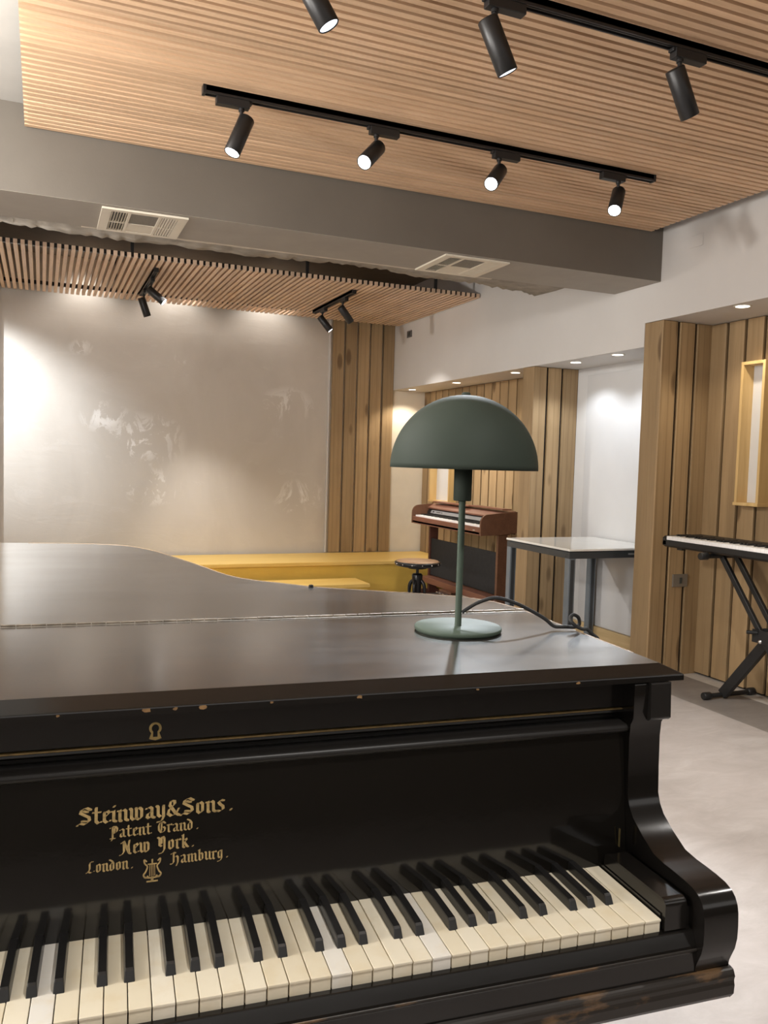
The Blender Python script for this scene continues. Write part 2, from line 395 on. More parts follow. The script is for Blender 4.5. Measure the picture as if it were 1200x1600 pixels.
# ------------------------------------------------------------------ slatted canopy at the rear
t = thing('ceiling_canopy', 'suspended light oak slat canopy hanging over the stage by the back wall', 'slatted canopy', (0, 0, 2.702))
m = MB(); x = 3.445
while x > -2.2: m.box(x - .0265, x, 6.28, 8.02, 0, .032); x -= .0468
m.build('slats', M_OAK_Y, t)
for yy in (6.295, 7.72): box(-2.2, 3.44, yy, yy + .035, .006, .036).build('cross_rail', M_BLACKM, t)
for x in (.60, 1.92, 3.04, -.75):
    for yy in (6.30, 7.73): mm = MB(); mm.box(x - .011, x + .011, yy, yy + .02, .036, .358); mm.build('hanger', M_BLACKM, t)

# ------------------------------------------------------------------ track lights
def rail(p, q, label, group, n_up):
    """a ceiling track from p to q (undersides), hollow profile with two live strips"""
    p = Vector(p); q = Vector(q); L = (q - p).length; a = math.atan2(q.y - p.y, q.x - p.x)
    t = thing('track_rail', label, 'light track', p, a, group)
    m = MB(); m.box(0, L, -.017, .017, .008, .030); m.box(0, L, -.017, -.011, 0, .03); m.box(0, L, .011, .017, 0, .03); m.box(0, L, -.003, .003, .003, .02)
    m.build('rail_body', M_TRACK, t, .001)
    for x0, x1 in ((-.012, .0), (L, L + .012)): box(x0, x1, -.018, .018, -.002, .030).build('end_cap', M_BLACKM, t, .001)
    return t
def track_spot(loc, along, d, label, group, watt, lens, angle=46, col=COL_COOL, flip=1):
    """loc: underside of the track; along: track angle; d: beam direction"""
    t = thing('track_spotlight', label, 'spotlight', loc, along, group)
    d = Vector(d).normalized(); dl = Matrix.Rotation(-along, 3, 'Z') @ d
    m = MB(); m.box(-.03 if flip > 0 else -.10, .10 if flip > 0 else .03, -.0165, .0165, -.030, .000); m.box(-.04, .04, -.013, .013, -.012, .0)
    m.build('adapter', M_BLACKM, t, .0025)
    m = MB(); m.lathe([(.0115, -.040), (.0115, -.030)], n=20); m.lathe([(.0075, -.062), (.0075, -.040)], n=16)
    m.build('stem', M_BLACKM, t)
    piv = Vector((0, 0, -.062)); side = (Vector((0, 0, 1)) - dl * dl.z)
    side = side.normalized() if side.length > 1e-3 else Vector((1, 0, 0))
    s0 = piv - side * .022 - dl * .012
    m = MB(); m.lathe([(.0, 0), (.028, 0), (.0315, .004), (.0315, .160), (.0295, .162), (.0275, .160), (.0265, .153), (.0, .153)], s0, dl, 36)
    h = m.build('housing', M_BLACKM, t)
    m = MB(); m.lathe([(.0, .1555), (.0272, .1555), (.0272, .159), (.0, .159)], s0, dl, 32); m.build('lens', lens, t)
    spot('beam', s0 + dl * .172, dl, watt, col, angle, .65, .026, t)
    return t
ZT = 2.672                                # underside of the main tracks
GT = 'spotlights on the ceiling track'
rail((.575, 3.275, ZT), (2.715, 3.275, ZT), 'black light track across the slatted ceiling, carrying four lit spotlights', None, 0)
A_DIRS = [((.715, 3.275), (-.38, -.12, -.92), 1, 'black cylinder spotlight nearest the left end of the four-lamp track', -1),
          ((1.282, 3.275), (-.58, -.50, -.64), 1, 'second black spotlight from the left end of the four-lamp track', 1),
          ((1.870, 3.275), (-.58, -.53, -.62), 1, 'black spotlight with a glaring lens, third from the left on the four-lamp track', 1),
          ((2.520, 3.275), (-.48, -.46, -.74), 1, 'black spotlight at the right end of the four-lamp track, above the beam corner', -1)]
for (x, y), d, l, lab, fl in A_DIRS: track_spot((x, y, ZT), 0, d, lab, 'spotlights on the four-lamp track', TRACK_W, M_LENS, 52, COL_COOL, fl)
rail((-.02, 2.235, ZT), (3.30, 2.235, ZT), 'nearer black light track running out of the top right of the ceiling', None, 0)
for (x, y), d, lens, lab in [((.665, 2.235), (.50, -.12, -.85), M_LENS_DIM, 'black spotlight cut off by the top edge of the photo, on the nearer track'),
                  ((1.243, 2.235), (.47, .0, -.87), M_LENS_DIM, 'black spotlight with a pale lens hanging under the top edge, nearer track'),
                  ((1.945, 2.235), (.55, .10, -.82), M_LENS_DIM, 'black spotlight turned to the right wall so its lens is hidden, nearer track')]:
    track_spot((x, y, ZT), 0, d, lab, 'spotlights on the nearer track', TRACK_B_W, lens, 60, COL_NEUT, 1)
for (x, y0, y1), lab, heads in [
    ((.80, 7.58, 6.55), 'short black track under the canopy near the white wall', [((7.36, (.34, .12, -.93), M_LENS), 'black spotlight on the left canopy track, hanging in front of the white wall'), ((6.86, (.74, -.25, -.62), M_LENS), 'black spotlight on the left canopy track, tilted over with a white lens')]),
    ((2.395, 7.60, 6.53), 'short black track under the canopy near the wooden boards', [((7.36, (.60, -.20, -.77), M_LENS), 'black spotlight on the right canopy track with its lit lens showing'), ((6.80, (.68, .20, -.70), M_LENS), 'black spotlight on the right canopy track with its lens hidden, above the boards')])]:
    rail((x, y0, 2.672), (x, y1, 2.672), lab, 'short canopy tracks', 0)
    for (hy, d, lens), hl in heads: track_spot((x, hy, 2.672), -PI / 2, d, hl, 'spotlights under the canopy', CANOPY_W * (1.0 if x < 1 else .45), lens, 55, COL_NEUT, 1)
# unseen lamps: some inferred from visible light, others added as fill
def unseen_spot(loc, target, watt, angle, col):
    d = Vector(target) - Vector(loc); spot('unseen_spot_light', loc, d, watt, col, angle, .8, .05)
unseen_spot((-1.35, 7.25, 2.5), (-.55, 8.15, 1.75), WASH_W, 62, COL_COOL)
unseen_spot((.9, 6.75, 2.6), (1.5, 7.15, .2), 130, 52, COL_NEUT)  # added spot without a fixture, brightens the stage front
unseen_spot((-1.3, 5.3, 2.30), (3.45, 6.0, 2.35), 170, 62, COL_NEUT)
L = bpy.data.lights.new('unseen_point_light', 'POINT'); L.energy = 170; L.color = COL_NEUT; L.shadow_soft_size = .09
o = bpy.data.objects.new('unseen_point_light', L); C.objects.link(o); o.location = (-1.05, 2.75, 2.42)
L = bpy.data.lights.new('unseen_point_light', 'POINT'); L.energy = 260; L.color = COL_NEUT; L.shadow_soft_size = .35  # added off-frame light, brightens the slatted ceiling from the left
o = bpy.data.objects.new('unseen_point_light', L); C.objects.link(o); o.location = (-2.3, 1.3, 1.75)
for x, y in ((-1.9, 1.4), (-.9, 3.0), (.7, -.1), (2.3, .6)):
    unseen_spot((x, y, 2.65), (x + .3, y + .5, 0), REAR_W, 110, COL_NEUT)  # assumed spots without fixtures, placed as general fill
for x in (.35, 1.15, 2.05): unseen_spot((x, 7.93, 3.0), (x, 8.06, 2.0), COVE_W, 120, COL_NEUT)

# ------------------------------------------------------------------ recessed downlights in the soffit
for (x, y, z, lab, w) in [(3.575, 7.90, Z_SOF_L, 'small round lit downlight in the soffit at the cream end of the alcove', 1.0),
                       (3.595, 6.94, Z_SOF_L, 'small round lit downlight in the soffit straight above the green lamp', 1.0),
                       (3.578, 5.87, Z_SOF_L, 'small round lit downlight in the soffit touching the rear pillar', 1.0),
                       (3.567, 5.03, Z_SOF_L, 'small round lit downlight over the white recess, beside the rear pillar', .62),
                       (3.545, 4.53, Z_SOF_L, 'small round lit downlight over the white recess, beside the front pillar', .62),
                       (3.525, 3.46, Z_SOF_R, 'small round lit downlight above the wooden wall with the box frame', .6)]:
    t = thing('recessed_downlight', lab, 'downlight', (x, y, z), 0, 'round soffit downlights')
    m = MB(); m.lathe([(.036, -.004), (.043, -.005), (.047, -.001), (.047, .0), (.036, .0)], n=36, cap=False); m.build('trim_ring', M_TRIMW, t)
    m = MB(); m.lathe([(.0, -.0035), (.036, -.0035), (.036, -.001), (.0, -.001)], n=36); m.build('diffuser', M_DIFF, t)
    spot('glow', (0, 0, -.012), (0, 0, -1), DOWN_W * w, COL_COOL if 4.4 < y < 5.2 else COL_WARM, 128, .55, .03, t)

# ------------------------------------------------------------------ air vents in the beam
def vent(x0, x1, y0, y1, lab):
    t = thing('air_vent', lab, 'air vent', (x0, y0, 2.4198), 0, 'square ceiling air vents')
    w = x1 - x0; d = y1 - y0; z0, z1 = -.010, -.0005
    m = MB()
    for a in ((0, w, 0, .035), (0, w, d - .03, d), (0, .045, .035, d - .03), (w - .045, w, .035, d - .03), (.120, .134, .035, d - .03), (w - .134, w - .120, .035, d - .03)):
        m.box(*a, z0, z1)
    m.box(.045, w - .045, d * .54, d * .54 + .012, z0 + .001, z1)
    m.build('frame', M_VENT, t, .0015)
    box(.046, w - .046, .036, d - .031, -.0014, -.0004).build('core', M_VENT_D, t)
    box(.134, w - .134, .036, d * .54, -.006, -.003).build('filter', M_VENT_G, t)
    box(.134, w - .134, d * .54 + .012, d - .030, -.008, -.003).build('blank_panel', M_VENT, t, .001)
    for sx in (.045, w - .120):
        for k in range(6):
            xx = sx + .006 + k * .0125; mm = MB(); sg = -1 if sx < .1 else 1; mm.bar((xx, .036, -.0058), (xx, d - .031, -.0058), .0100, .0012, (sg, 0, 1)); mm.build('louvre', M_VENT, t)
    return t
vent(.252, .645, 4.068, 4.468, 'cream square air vent in the beam, left one, nearer the white wall end')
vent(2.015, 2.416, 4.066, 4.468, 'cream square air vent in the beam, right one, towards the soffit wall')

# ------------------------------------------------------------------ plates on the walls
t = thing('wall_switch', 'small dark grey switch plate high on the white wall by the canopy corner', 'switch', (W0, 7.735, 2.585))
box(-.010, -.0005, -.055, .055, -.034, .034).build('plate', M_GREYD, t, .002); box(-.014, -.010, -.028, .028, -.02, .02).build('rocker', M_SOCK, t, .002)
t = thing('wall_socket', 'taupe socket plate on the pine pillar below the stage keyboard', 'socket', (3.678, 4.0, .60))
box(-.058, .058, -.012, -.0005, -.040, .040).build('plate', M_GREYP, t, .003); box(-.008, .012, -.0145, -.012, -.018, .018).build('insert', M_SOCK, t, .002)
t = thing('blank_cover', 'square painted-over cover plate on the white wall under the slatted ceiling', 'cover plate', (W0, 3.755, 2.597))
box(-.004, -.0003, -.05, .05, -.034, .034).build('plate', M_WHITE, t, .0015)

# ------------------------------------------------------------------ wooden box frames on the boards
def box_frame(y0, y1, z0, z1, x0, x1, lab):
    t = thing('wall_box_frame', lab, 'box frame', (x1, y0, z0), 0, 'pale pine box frames')
    d = x0 - x1; w = y1 - y0; h = z1 - z0; k = .018
    box(d, 0, 0, k, 0, h).build('side_board', M_PINE_L, t, .001); box(d, 0, w - k, w, 0, h).build('side_board', M_PINE_L, t, .001)
    box(d, 0, k, w - k, h - k, h).build('top_board', M_PINE_L, t, .001); box(d - .006, 0, -.004, w + .004, -k, 0).build('bottom_board', M_PINE_L, t, .001)
    m = MB(); m.box(-.006, -.001, k, w - k, 0, h - k); m.build('back_sheet', M_WHITE_R, t)
box_frame(3.490, 3.664, 1.110, 1.922, 3.748, 3.836, 'narrow pale pine box frame on the boards above the stage keyboard')
box_frame(7.34, 7.79, .90, 1.73, 3.752, 3.838, 'pale pine box frame on the alcove boards, half hidden behind the green lamp')

# gloss sheet in the white recess
t = box(3.848, 3.8585, 4.19, 5.262, .105, 1.985).build('wall_gloss_sheet', M_PANEL, None, .001)
t['label'] = 'tall white glossy sheet lining the recess behind the white table'; t['category'] = 'wall sheet'

# ------------------------------------------------------------------ yellow stage and its step
t = thing('stage_platform', 'long low yellow stage with oiled wooden top along the back wall', 'platform', (0, 7.36, 0))
box(-3.9, 3.83, 0, .745, .284, .318).build('top_board', M_YEL_T, t, .003)
box(-3.9, 3.83, .03, .06, 0, .284).build('front_board', M_YEL, t)
box(-3.9, 3.83, .06, .74, .26, .284).build('support', M_DARK, t)
t = thing('stage_step', 'low yellow wooden step in front of the stage, end showing behind the piano', 'step', (1.2, 6.955, 0))
box(-.3, 1.585, 0, .385, .130, .163).build('tread', M_YEL_T, t, .003); box(-.28, 1.565, .02, .385, 0, .130).build('riser_box', M_YEL, t)

# ------------------------------------------------------------------ digital piano
Y0, Y1 = 5.95, 7.33
t = thing('digital_piano', 'red-brown upright digital piano standing against the alcove boards', 'digital piano', (3.35, Y0, 0))
LN = Y1 - Y0
prof = [(.003, .694), (.003, .80)] + [(.075 - .072 * math.cos(a), .80 + .072 * math.sin(a)) for a in [i * PI / 16 for i in range(1, 9)]] + [(.16, .880), (.35, .893), (.35, .715), (.20, .700)]
for y in (0, LN - .022):
    m = MB(); m.prism(prof, 'xz', y, y + .022); m.build('end_panel', M_MAHOG_Z, t, .003)
box(.004, .30, .022, LN - .022, .694, .722).build('key_bed', M_MAHOG, t, .002)
box(.004, .028, .022, LN - .022, .700, .762).build('front_rail', M_MAHOG, t, .003)
box(.0025, .0045, .10, .14, .727, .737).build('badge', M_CHROME, t, .001)
m = MB(); nk = 52; kw = (LN - .07) / nk
for i in range(nk): m.box(.030, .160, .035 + i * kw, .035 + (i + 1) * kw - .0008, .745, .776)
m.build('white_keys', M_KEYW, t)
m = MB()
for k in range(1, nk):
    if k % 7 in (2, 3, 4, 6, 0): m.box(.075, .160, .035 + k * kw - .005, .035 + k * kw + .005, .770, .787)
m.build('black_keys', M_KEYB, t)
m = MB(); m.prism([(.160, .745), (.160, .800), (.185, .835), (.20, .835), (.20, .745)], 'xz', .023, LN - .023); m.build('key_back_panel', M_KEYB, t)
m = MB(); m.prism([(.157, .798), (.172, .826), (.175, .826), (.160, .796)], 'xz', .10, LN - .10); m.build('control_strip', M_SILV, t)
m = MB()
for y, r in ((LN - .16, .007), (LN - .24, .004), (LN - .27, .004), (LN - .30, .004), (LN - .34, .004)): m.lathe([(r, 0), (r, .008), (0, .008)], (.164, y, .811), (-.85, 0, .5), 16)
m.build('control_knobs', M_KEYB, t)
m = MB(); m.prism([(.170, .836), (.165, .850), (.225, .884), (.345, .898), (.345, .885), (.23, .868)], 'xz', .023, LN - .023); m.build('top_cover', M_MAHOG, t, .002)
box(.22, .31, .03, .62, .905, .916).build('music_desk', M_MAHOG, t, .002); box(.20, .30, .60, LN - .06, .900, .911).build('music_desk', M_MAHOG, t, .002)
box(.335, .35, .022, LN - .022, .70, .895).build('rear_board', M_MAHOG_D, t)
for y in (.02, LN - .052):
    m = MB(); m.box(.185, .275, y, y + .032, .0, .700); m.box(.06, .30, y + .001, y + .031, .0, .045) ; m.build('leg_panel', M_MAHOG_D if y > .5 else M_MAHOG_Z, t, .003)
box(.20, .216, .052, LN - .052, .185, .545).build('speaker_board', M_SPK, t, .002)
box(.105, .235, .052, LN - .052, .120, .176).build('foot_rail', M_MAHOG, t, .003)
pu = box(.060, .150, .60, .84, .07, .121).build('pedal_box', M_MAHOG_Z, t, .003)
for k in range(3): box(.0, .075, .635 + k * .065, .660 + k * .065, .095, .108).build('pedal', M_CHROME, pu, .004)

# ------------------------------------------------------------------ piano stool
t = thing('piano_stool', 'old round screw stool with a wooden seat and black iron column', 'stool', (2.785, 5.945, 0))
m = MB(); m.lathe([(.0, .470), (.170, .470), (.172, .496), (.165, .502), (.0, .504)], n=48); m.build('seat', M_SEATW, t)
m = MB(); m.lathe([(.150, .462), (.178, .464), (.184, .472), (.184, .492), (.173, .497), (.171, .470)], n=48, cap=False); m.lathe([(.0, .455), (.135, .455), (.140, .470), (0, .470)], n=40)
rm = m.build('seat_rim', M_IRON, t)
for k in range(14):
    a = 2 * PI * k / 14; m = MB(); d = Vector((math.cos(a), math.sin(a), 0)); m.lathe([(.0055, 0), (.0045, .003), (0, .0045)], d * .1835 + Vector((0, 0, .481)), d, 10); m.build('rivet', M_CHROME, rm)
m = MB(); m.lathe([(.075, .440), (.075, .455)], n=28); m.lathe([(.012, .36), (.012, .445)], n=16); m.build('screw', M_IRON, t)
m = MB(); m.lathe([(.030, .10), (.040, .14), (.036, .20), (.034, .30), (.042, .34), (.044, .385), (.034, .398), (.0, .398)], n=28); m.build('column', M_IRON, t)
for k in range(4):
    a = PI / 4 + k * PI / 2; c, s = math.cos(a), math.sin(a)
    pts = smooth_path([(c * r, s * r, z) for r, z in ((.036, .345), (.062, .30), (.066, .22), (.075, .14), (.115, .07), (.185, .022))], 5)
    m = MB(); m.tube(pts, [.011 + .004 * math.sin(i * .35) for i in range(len(pts))], 10); m.lathe([(.018, 0), (.022, .012), (.012, .026), (0, .028)], (c * .187, s * .187, 0), (0, 0, 1), 14); m.build('leg', M_IRON, t)

# ------------------------------------------------------------------ white table
t = thing('white_table', 'square white-topped table with grey metal legs in the white recess', 'table', (3.075, 4.315, 0))
w, d = .752, .765
box(0, w, 0, d, .754, .768).build('tabletop', M_TABLE, t, .002)
m = MB()
for a in ((.004, w - .004, .004, .044), (.004, w - .004, d - .044, d - .004), (.004, .044, .044, d - .044), (w - .044, w - .004, .044, d - .044)): m.box(*a, .706, .748)
m.box(.02, w - .02, .02, d - .02, .748, .754)
m.build('frame', M_TFRAME, t, .002)
for x in (.004, w - .054):
    for y in (.004, d - .054):
        m = MB(); m.box(x, x + .05, y, y + .05, 0.0, .708); lg = m.build('leg', M_TLEG, t, .004)
        m = MB(); m.box(x + .012, x + .038, y - .0015, y + .0, .02, .70); m.box(x + .05, x + .0515, y + .012, y + .038, .02, .70); m.build('slot', M_TFRAME, lg)
box(.46, .62, -.004, .004, .726, .736).build('handle', M_SILV, t, .002)

# ------------------------------------------------------------------ keyboard on its stand
t = thing('keyboard_stand', 'black double-braced folding cross stand under the stage keyboard', 'keyboard stand', (3.47, 3.507, 0))
YN = -.62
for y in (0, YN):
    m = MB(); m.tube([(.0, y, .020), (.32, y, .020)], .0135, 14); fb = m.build('foot_bar', M_BLACKM, t)
    m = MB(); m.tube([(-.07, y, .815), (.27, y, .815)], .0135, 14); tb = m.build('top_bar', M_BLACKM, t)
    for x in (-.004, .324):
        m = MB(); m.tube([(x - .026, y, .0215), (x - .022, y, .0215), (x + .022, y, .0215), (x + .026, y, .0215)], [.018, .0215, .0215, .018], 16); m.build('end_cap', M_BLACKM, fb)
    for x in (-.08, .28):
        m = MB(); m.tube([(x - .026, y, .815), (x - .022, y, .815), (x + .022, y, .815), (x + .026, y, .815)], [.018, .0215, .0215, .018], 16); m.build('end_cap', M_BLACKM, tb)
m = MB(); m.bar((.115, 0, .022), (.115, YN, .805), .030, .058, (0, .87, .5)); m.build('inner_leg', M_BLACKM, t, .003)
for x in (.055, .160):
    m = MB(); m.bar((x, YN, .022), (x, 0, .812), .022, .030, (0, -.87, .5)); m.build('outer_leg', M_BLACKM, t, .003)
m = MB(); m.lathe([(.048, 0), (.050, .006), (.046, .014), (0, .014)], (.07, YN / 2, .415), (1, 0, 0), 24); m.box(.035, .045, YN / 2 - .055, YN / 2 + .055, .385, .455)
hb = m.build('hinge_plate', M_BLACKM, t, .002)
m = MB(); m.lathe([(.012, 0), (.010, .006), (0, .008)], (.035, YN / 2, .395), (-1, 0, 0), 16); m.build('bolt', M_CHROME, hb)
m = MB(); m.tube([(.035, YN / 2 + .02, .44), (-.01, YN / 2 + .05, .44)], .010, 12); m.build('locking_pin', M_BLACKM, t)

t = thing('stage_keyboard', 'slim black stage keyboard with white keys lying on the folding stand', 'keyboard', (3.425, 3.875, .829))
m = MB(); prof = [(.0, .012), (.0, .040), (.010, .052), (.022, .054), (.022, .030), (.165, .030), (.165, .068), (.29, .072), (.30, .060), (.30, .010), (.27, .0), (.02, .0)]
m.prism(prof, 'xz', -1.30, 0.0); m.build('body', M_BLACKM, t, .003)
for y in (-1.302, -.026): m = MB(); m.prism([(.0, .012), (.0, .055), (.015, .066), (.165, .070), (.165, .012)], 'xz', y, y + .028); m.build('end_cheek', M_BLACKM, t, .004)
m = MB(); kw = 1.245 / 52
for i in range(52): m.box(.002, .160, -.0275 - (i + 1) * kw + .0008, -.0275 - i * kw, .044, .066)
m.build('white_keys', M_KEYW, t, .0012)
m = MB()
for k in range(1, 52):
    if k % 7 in (2, 5, 0, 4, 1) : m.box(.058, .160, -.0275 - k * kw - .005, -.0275 - k * kw + .005, .06, .077)
m.build('black_keys', M_KEYB, t, .0015)
for x in (.05, .25):
    for y in (-.10, -1.2): box(x - .015, x + .015, y - .02, y + .02, -.012, .002).build('foot', M_BLACKM, t, .002)

# ------------------------------------------------------------------ grand piano (local axes: u along the keys, w away from the player, z up)
ZK = .7312                                # height of the key tops
gp = thing('grand_piano', 'old black grand piano with worn lid, gilt lettering and ivory keys', 'grand piano', (.7148, .778, 0), -.0792)
UL, UR = -1.3165, .0945                   # outer faces of the two arms
def zz(z): return ZK + z
# white and black keys
m = MB(); m.box(.0004, .02285, -.0010, .150, -.0032, .0); m.box(.0006, .0227, .0006, .150, -.024, -.0032)
wk0 = m.build('white_key', M_IVORY, gp, .0007, 2)
for i in range(52):
    o = wk0 if i == 0 else wk0.copy()
    if i: C.objects.link(o); o.parent = gp
    o.location = (-(i + 1) * .0235, 0, ZK + random.uniform(-.0005, .0003))
m = MB(); L = []
for (w0, z, hw, wb) in ((.0445, -.012, .0056, .150), (.0445, .0, .0056, .150), (.0490, .0098, .0047, .150), (.0520, .0118, .0042, .150)):
    L.append([(-hw, w0, z), (hw, w0, z), (hw, wb, z), (-hw, wb, z)])
m.loops(L); bk0 = m.build('black_key', M_EBONY, gp, .0011, 3)
first = True
for k in range(2, 52):
    if k % 7 not in (2, 3, 4, 6, 0): continue
    o = bk0 if first else bk0.copy()
    if not first: C.objects.link(o); o.parent = gp
    first = False
    o.location = (-k * .0235 + {2: .0025, 3: 0, 4: -.0025, 6: .002, 0: -.002}[k % 7], 0, ZK)
# key frame, slip and bed
m = MB(); m.prism([(-.006, zz(-.018)), (-.0135, zz(-.034)), (-.0150, zz(-.0385)), (-.0135, zz(-.043)), (-.0130, zz(-.070)), (.004, zz(-.070)), (.004, zz(-.0165))], 'yz', UL + .047, .047)
m.build('key_slip', M_PIANO, gp, .0012)
m = MB(); m.prism([(-.0142, zz(-.0365)), (-.0158, zz(-.0388)), (-.0142, zz(-.0412)), (-.012, zz(-.040)), (-.012, zz(-.037))], 'yz', UL + .048, .046, 0, True); m.build('slip_bead', M_BED, gp)
pr = [(-.0125, zz(-.069)), (-.0190, zz(-.0705)), (-.0225, zz(-.078)), (-.0205, zz(-.0835)), (-.0225, zz(-.089)), (-.0215, zz(-.101)), (-.0150, zz(-.110)), (.0, zz(-.112)), (.20, zz(-.112)), (.20, zz(-.069))]
m = MB(); m.prism(pr, 'yz', UL - .004, UR + .004, 0, False); m.build('key_bed', M_BED, gp, .003)
# arms
arm = [(.137, zz(.2585)), (.137, zz(.207)), (.1425, zz(.198)), (.1445, zz(.178)), (.1435, zz(.135)), (.1415, zz(.095)), (.136, zz(.081)), (.127, zz(.0695)), (.105, zz(.0545)), (.078, zz(.0405)), (.055, zz(.0378)), (.036, zz(.0375)), (.016, zz(.0365)), (-.001, zz(.0345)),
       (-.0125, zz(.0305)), (-.0195, zz(.0245)), (-.0240, zz(.0165)), (-.0262, zz(.007)), (-.0270, zz(-.010)), (-.0265, zz(-.026)), (-.0235, zz(-.040)), (-.0185, zz(-.0515)), (-.0150, zz(-.060)), (-.0135, zz(-.069)), (.30, zz(-.069)), (.30, zz(.2585))]
for a, b2 in ((.0435, UR), (UL, UL + .051)):
    m = MB(); m.prism(arm, 'yz', a, b2, 0, True); ao = m.build('arm', M_PIANO, gp, .004, 3)
    c0, c1 = (.066, .099) if a > 0 else (UL - .0045, UL + .0285)
    m = MB(); m.prism([(.131, zz(.2585)), (.1285, zz(.2085)), (.134, zz(.204)), (.18, zz(.204)), (.18, zz(.2585))], 'yz', c0, c1); m.build('arm_cap', M_EDGE, ao, .002)
# key blocks beside the keyboard
for a, b2 in ((.0030, .0345), (-1.222 - .0345, -1.222 - .0030)):
    m = MB(); m.prism([(-.0035, zz(-.018)), (-.0035, zz(.018)), (.000, zz(.0225)), (.006, zz(.0240)), (.060, zz(.0235)), (.125, zz(.0225)), (.131, zz(.020)), (.134, zz(-.018))], 'yz', a, b2); m.build('key_block', M_PIANO, gp, .0035, 3)
    lo, hi = (b2, .0440) if a > 0 else (UL + .0508, a)
    m = MB(); m.box(lo, hi, .002, .140, zz(-.018), zz(.008)); m.box(a - .0016 if a > 0 else b2, a if a > 0 else b2 + .0016, .004, .140, zz(-.018), zz(.004)); m.build('filler_strip', M_PIANO, gp)
# fallboard with gilt lettering, ledge, lock rail
m = MB(); m.prism([(.138, zz(-.006)), (.15822, zz(.1838)), (.19, zz(.1838)), (.175, zz(-.006))], 'yz', UL + .0515, .0430)
fb = m.build('fallboard', M_FALL, gp)
m = MB(); m.prism([(.158, zz(.1835)), (.1515, zz(.1845)), (.1488, zz(.1880)), (.1493, zz(.1925)), (.1525, zz(.1952)), (.164, zz(.1965)), (.178, zz(.198)), (.178, zz(.1835))], 'yz', UL + .040, .0560, 0, True); m.build('ledge_moulding', M_EDGE, gp)
m = MB(); m.box(UL + .047, .052, .176, .215, zz(.17), zz(.2585)); m.build('inner_rail', M_PIANO, gp)
lr = box(UL + .044, .0505, .1650, .178, zz(.2168), zz(.2590)).build('lock_rail', M_PIANO, gp, .001)
m = MB(); m.box(UL + .044, .0505, .1642, .170, zz(.2132), zz(.2152)); m.build('inlay_line', M_INLAY, lr)
m = MB(); m.prism([(.1665, zz(.2128)), (.1655, zz(.209)), (.170, zz(.2055)), (.178, zz(.2055)), (.178, zz(.2128))], 'yz', UL + .044, .0505); m.build('rail_lip', M_PIANO, lr, .0008)
# keyhole escutcheon
ku, kz = -.6035, zz(.2295)
out = [(math.cos(a) * .0072, .004 + math.sin(a) * .0072) for a in [math.radians(d) for d in range(-50, 231, 14)]] + [(-.0072, -.0085), (0, -.0105), (.0072, -.0085)]
m = MB(); m.prism([(ku + x, kz + z) for x, z in out], 'xz', .1634, .1655); es = m.build('keyhole_escutcheon', M_BRASS, lr)
hol = [(math.cos(a) * .0042, .004 + math.sin(a) * .0046) for a in [math.radians(d) for d in range(-55, 236, 18)]] + [(-.0026, -.0062), (.0026, -.0062)]
m = MB(); m.prism([(ku + x, kz + z) for x, z in hol], 'xz', .1630, .1640); m.build('keyhole', M_VOID, es)
m = MB(); m.box(.0300, .0312, .1370, .1400, zz(.024), zz(.050)); m.build('brass_pin', M_BRASS, fb)
# case behind: rim following the bent side
OUT = [(.0945, .15), (.0945, .60), (.082, .672), (.060, .712), (.037, .742), (-.030, .787), (-.102, .829), (-.172, .868), (-.238, .908), (-.297, .970), (-.340, 1.010), (-.377, 1.060), (-.400, 1.112), (-.417, 1.172), (-.440, 1.265), (-.462, 1.350),
       (-.490, 1.448), (-.515, 1.538), (-.538, 1.608), (-.562, 1.668), (-.588, 1.720), (-.615, 1.760), (-.658, 1.795), (-.706, 1.818), (-.80, 1.842), (-.90, 1.855), (-1.00, 1.862), (-1.10, 1.850), (-1.20, 1.800), (-1.275, 1.70), (-1.3165, 1.55), (-1.3165, .60), (-1.3165, .15)]
def offset(poly, d, fix=lambda i: False):
    n = len(poly); out = []
    for i, p in enumerate(poly):
        a = Vector(poly[i - 1]); b2 = Vector(poly[(i + 1) % n]); q = Vector(p)
        if fix(i): out.append(p); continue
        e1 = (q - a).normalized(); e2 = (b2 - q).normalized(); n1 = Vector((e1.y, -e1.x)); n2 = Vector((e2.y, -e2.x)); k = (n1 + n2)
        k = k / max(k.length_squared / 2, .4); out.append((q.x + k.x * d, q.y + k.y * d))
    return out
rim = offset(OUT, -.012)
m = MB(); m.prism([(min(max(u, UL + .003), .0915), w) for u, w in rim][0:1] and [(u, max(w, .19)) for u, w in rim], 'xy', zz(-.10), zz(.2585), 0, True); m.build('rim', M_PIANO, gp)
# lid: front flap and main lid, joined by a piano hinge; bevelled along the free edges
ZL = zz(.280)
def lid_part(name, poly, free):
    """poly: top outline, counter-clockwise; free(i): vertex lies on a free (bevelled) edge -> pushed outwards at the lower level"""
    lo = []
    n = len(poly)
    off = offset(poly, .0265)
    for i, p in enumerate(poly):
        lo.append(free(i, p, off[i]))
    m = MB(); L = [[(u, w, ZL - .0205) for u, w in lo], [(u, w, ZL - .0120) for u, w in lo], [(u, w, ZL) for u, w in poly]]
    m.loops(L, 1, False, True, False); m.add(L[-1], [tuple(range(n))], 0); return m.build(name, [M_LID, M_PIANO], gp, .0015, 2)  # bevel takes the darker polish to paint in its dark reflection
HW = .5715
flap = [(UL - .002, .157), (.097, .157), (.097, HW - .0025), (UL - .002, HW - .0025)]
lf = lid_part('front_lid', flap, lambda i, p, o: [(UL - .029, .1335), (.1225, .1335), (.1225, HW - .0025), (UL - .029, HW - .0025)][i])
main = [(UL - .002, HW + .0025), (.097, HW + .0025), (.097, .60)] + OUT[2:-3] + [(UL - .002, 1.70), (UL - .002, 1.55)]
main = [p for p in main if p != (-1.275, 1.70)]
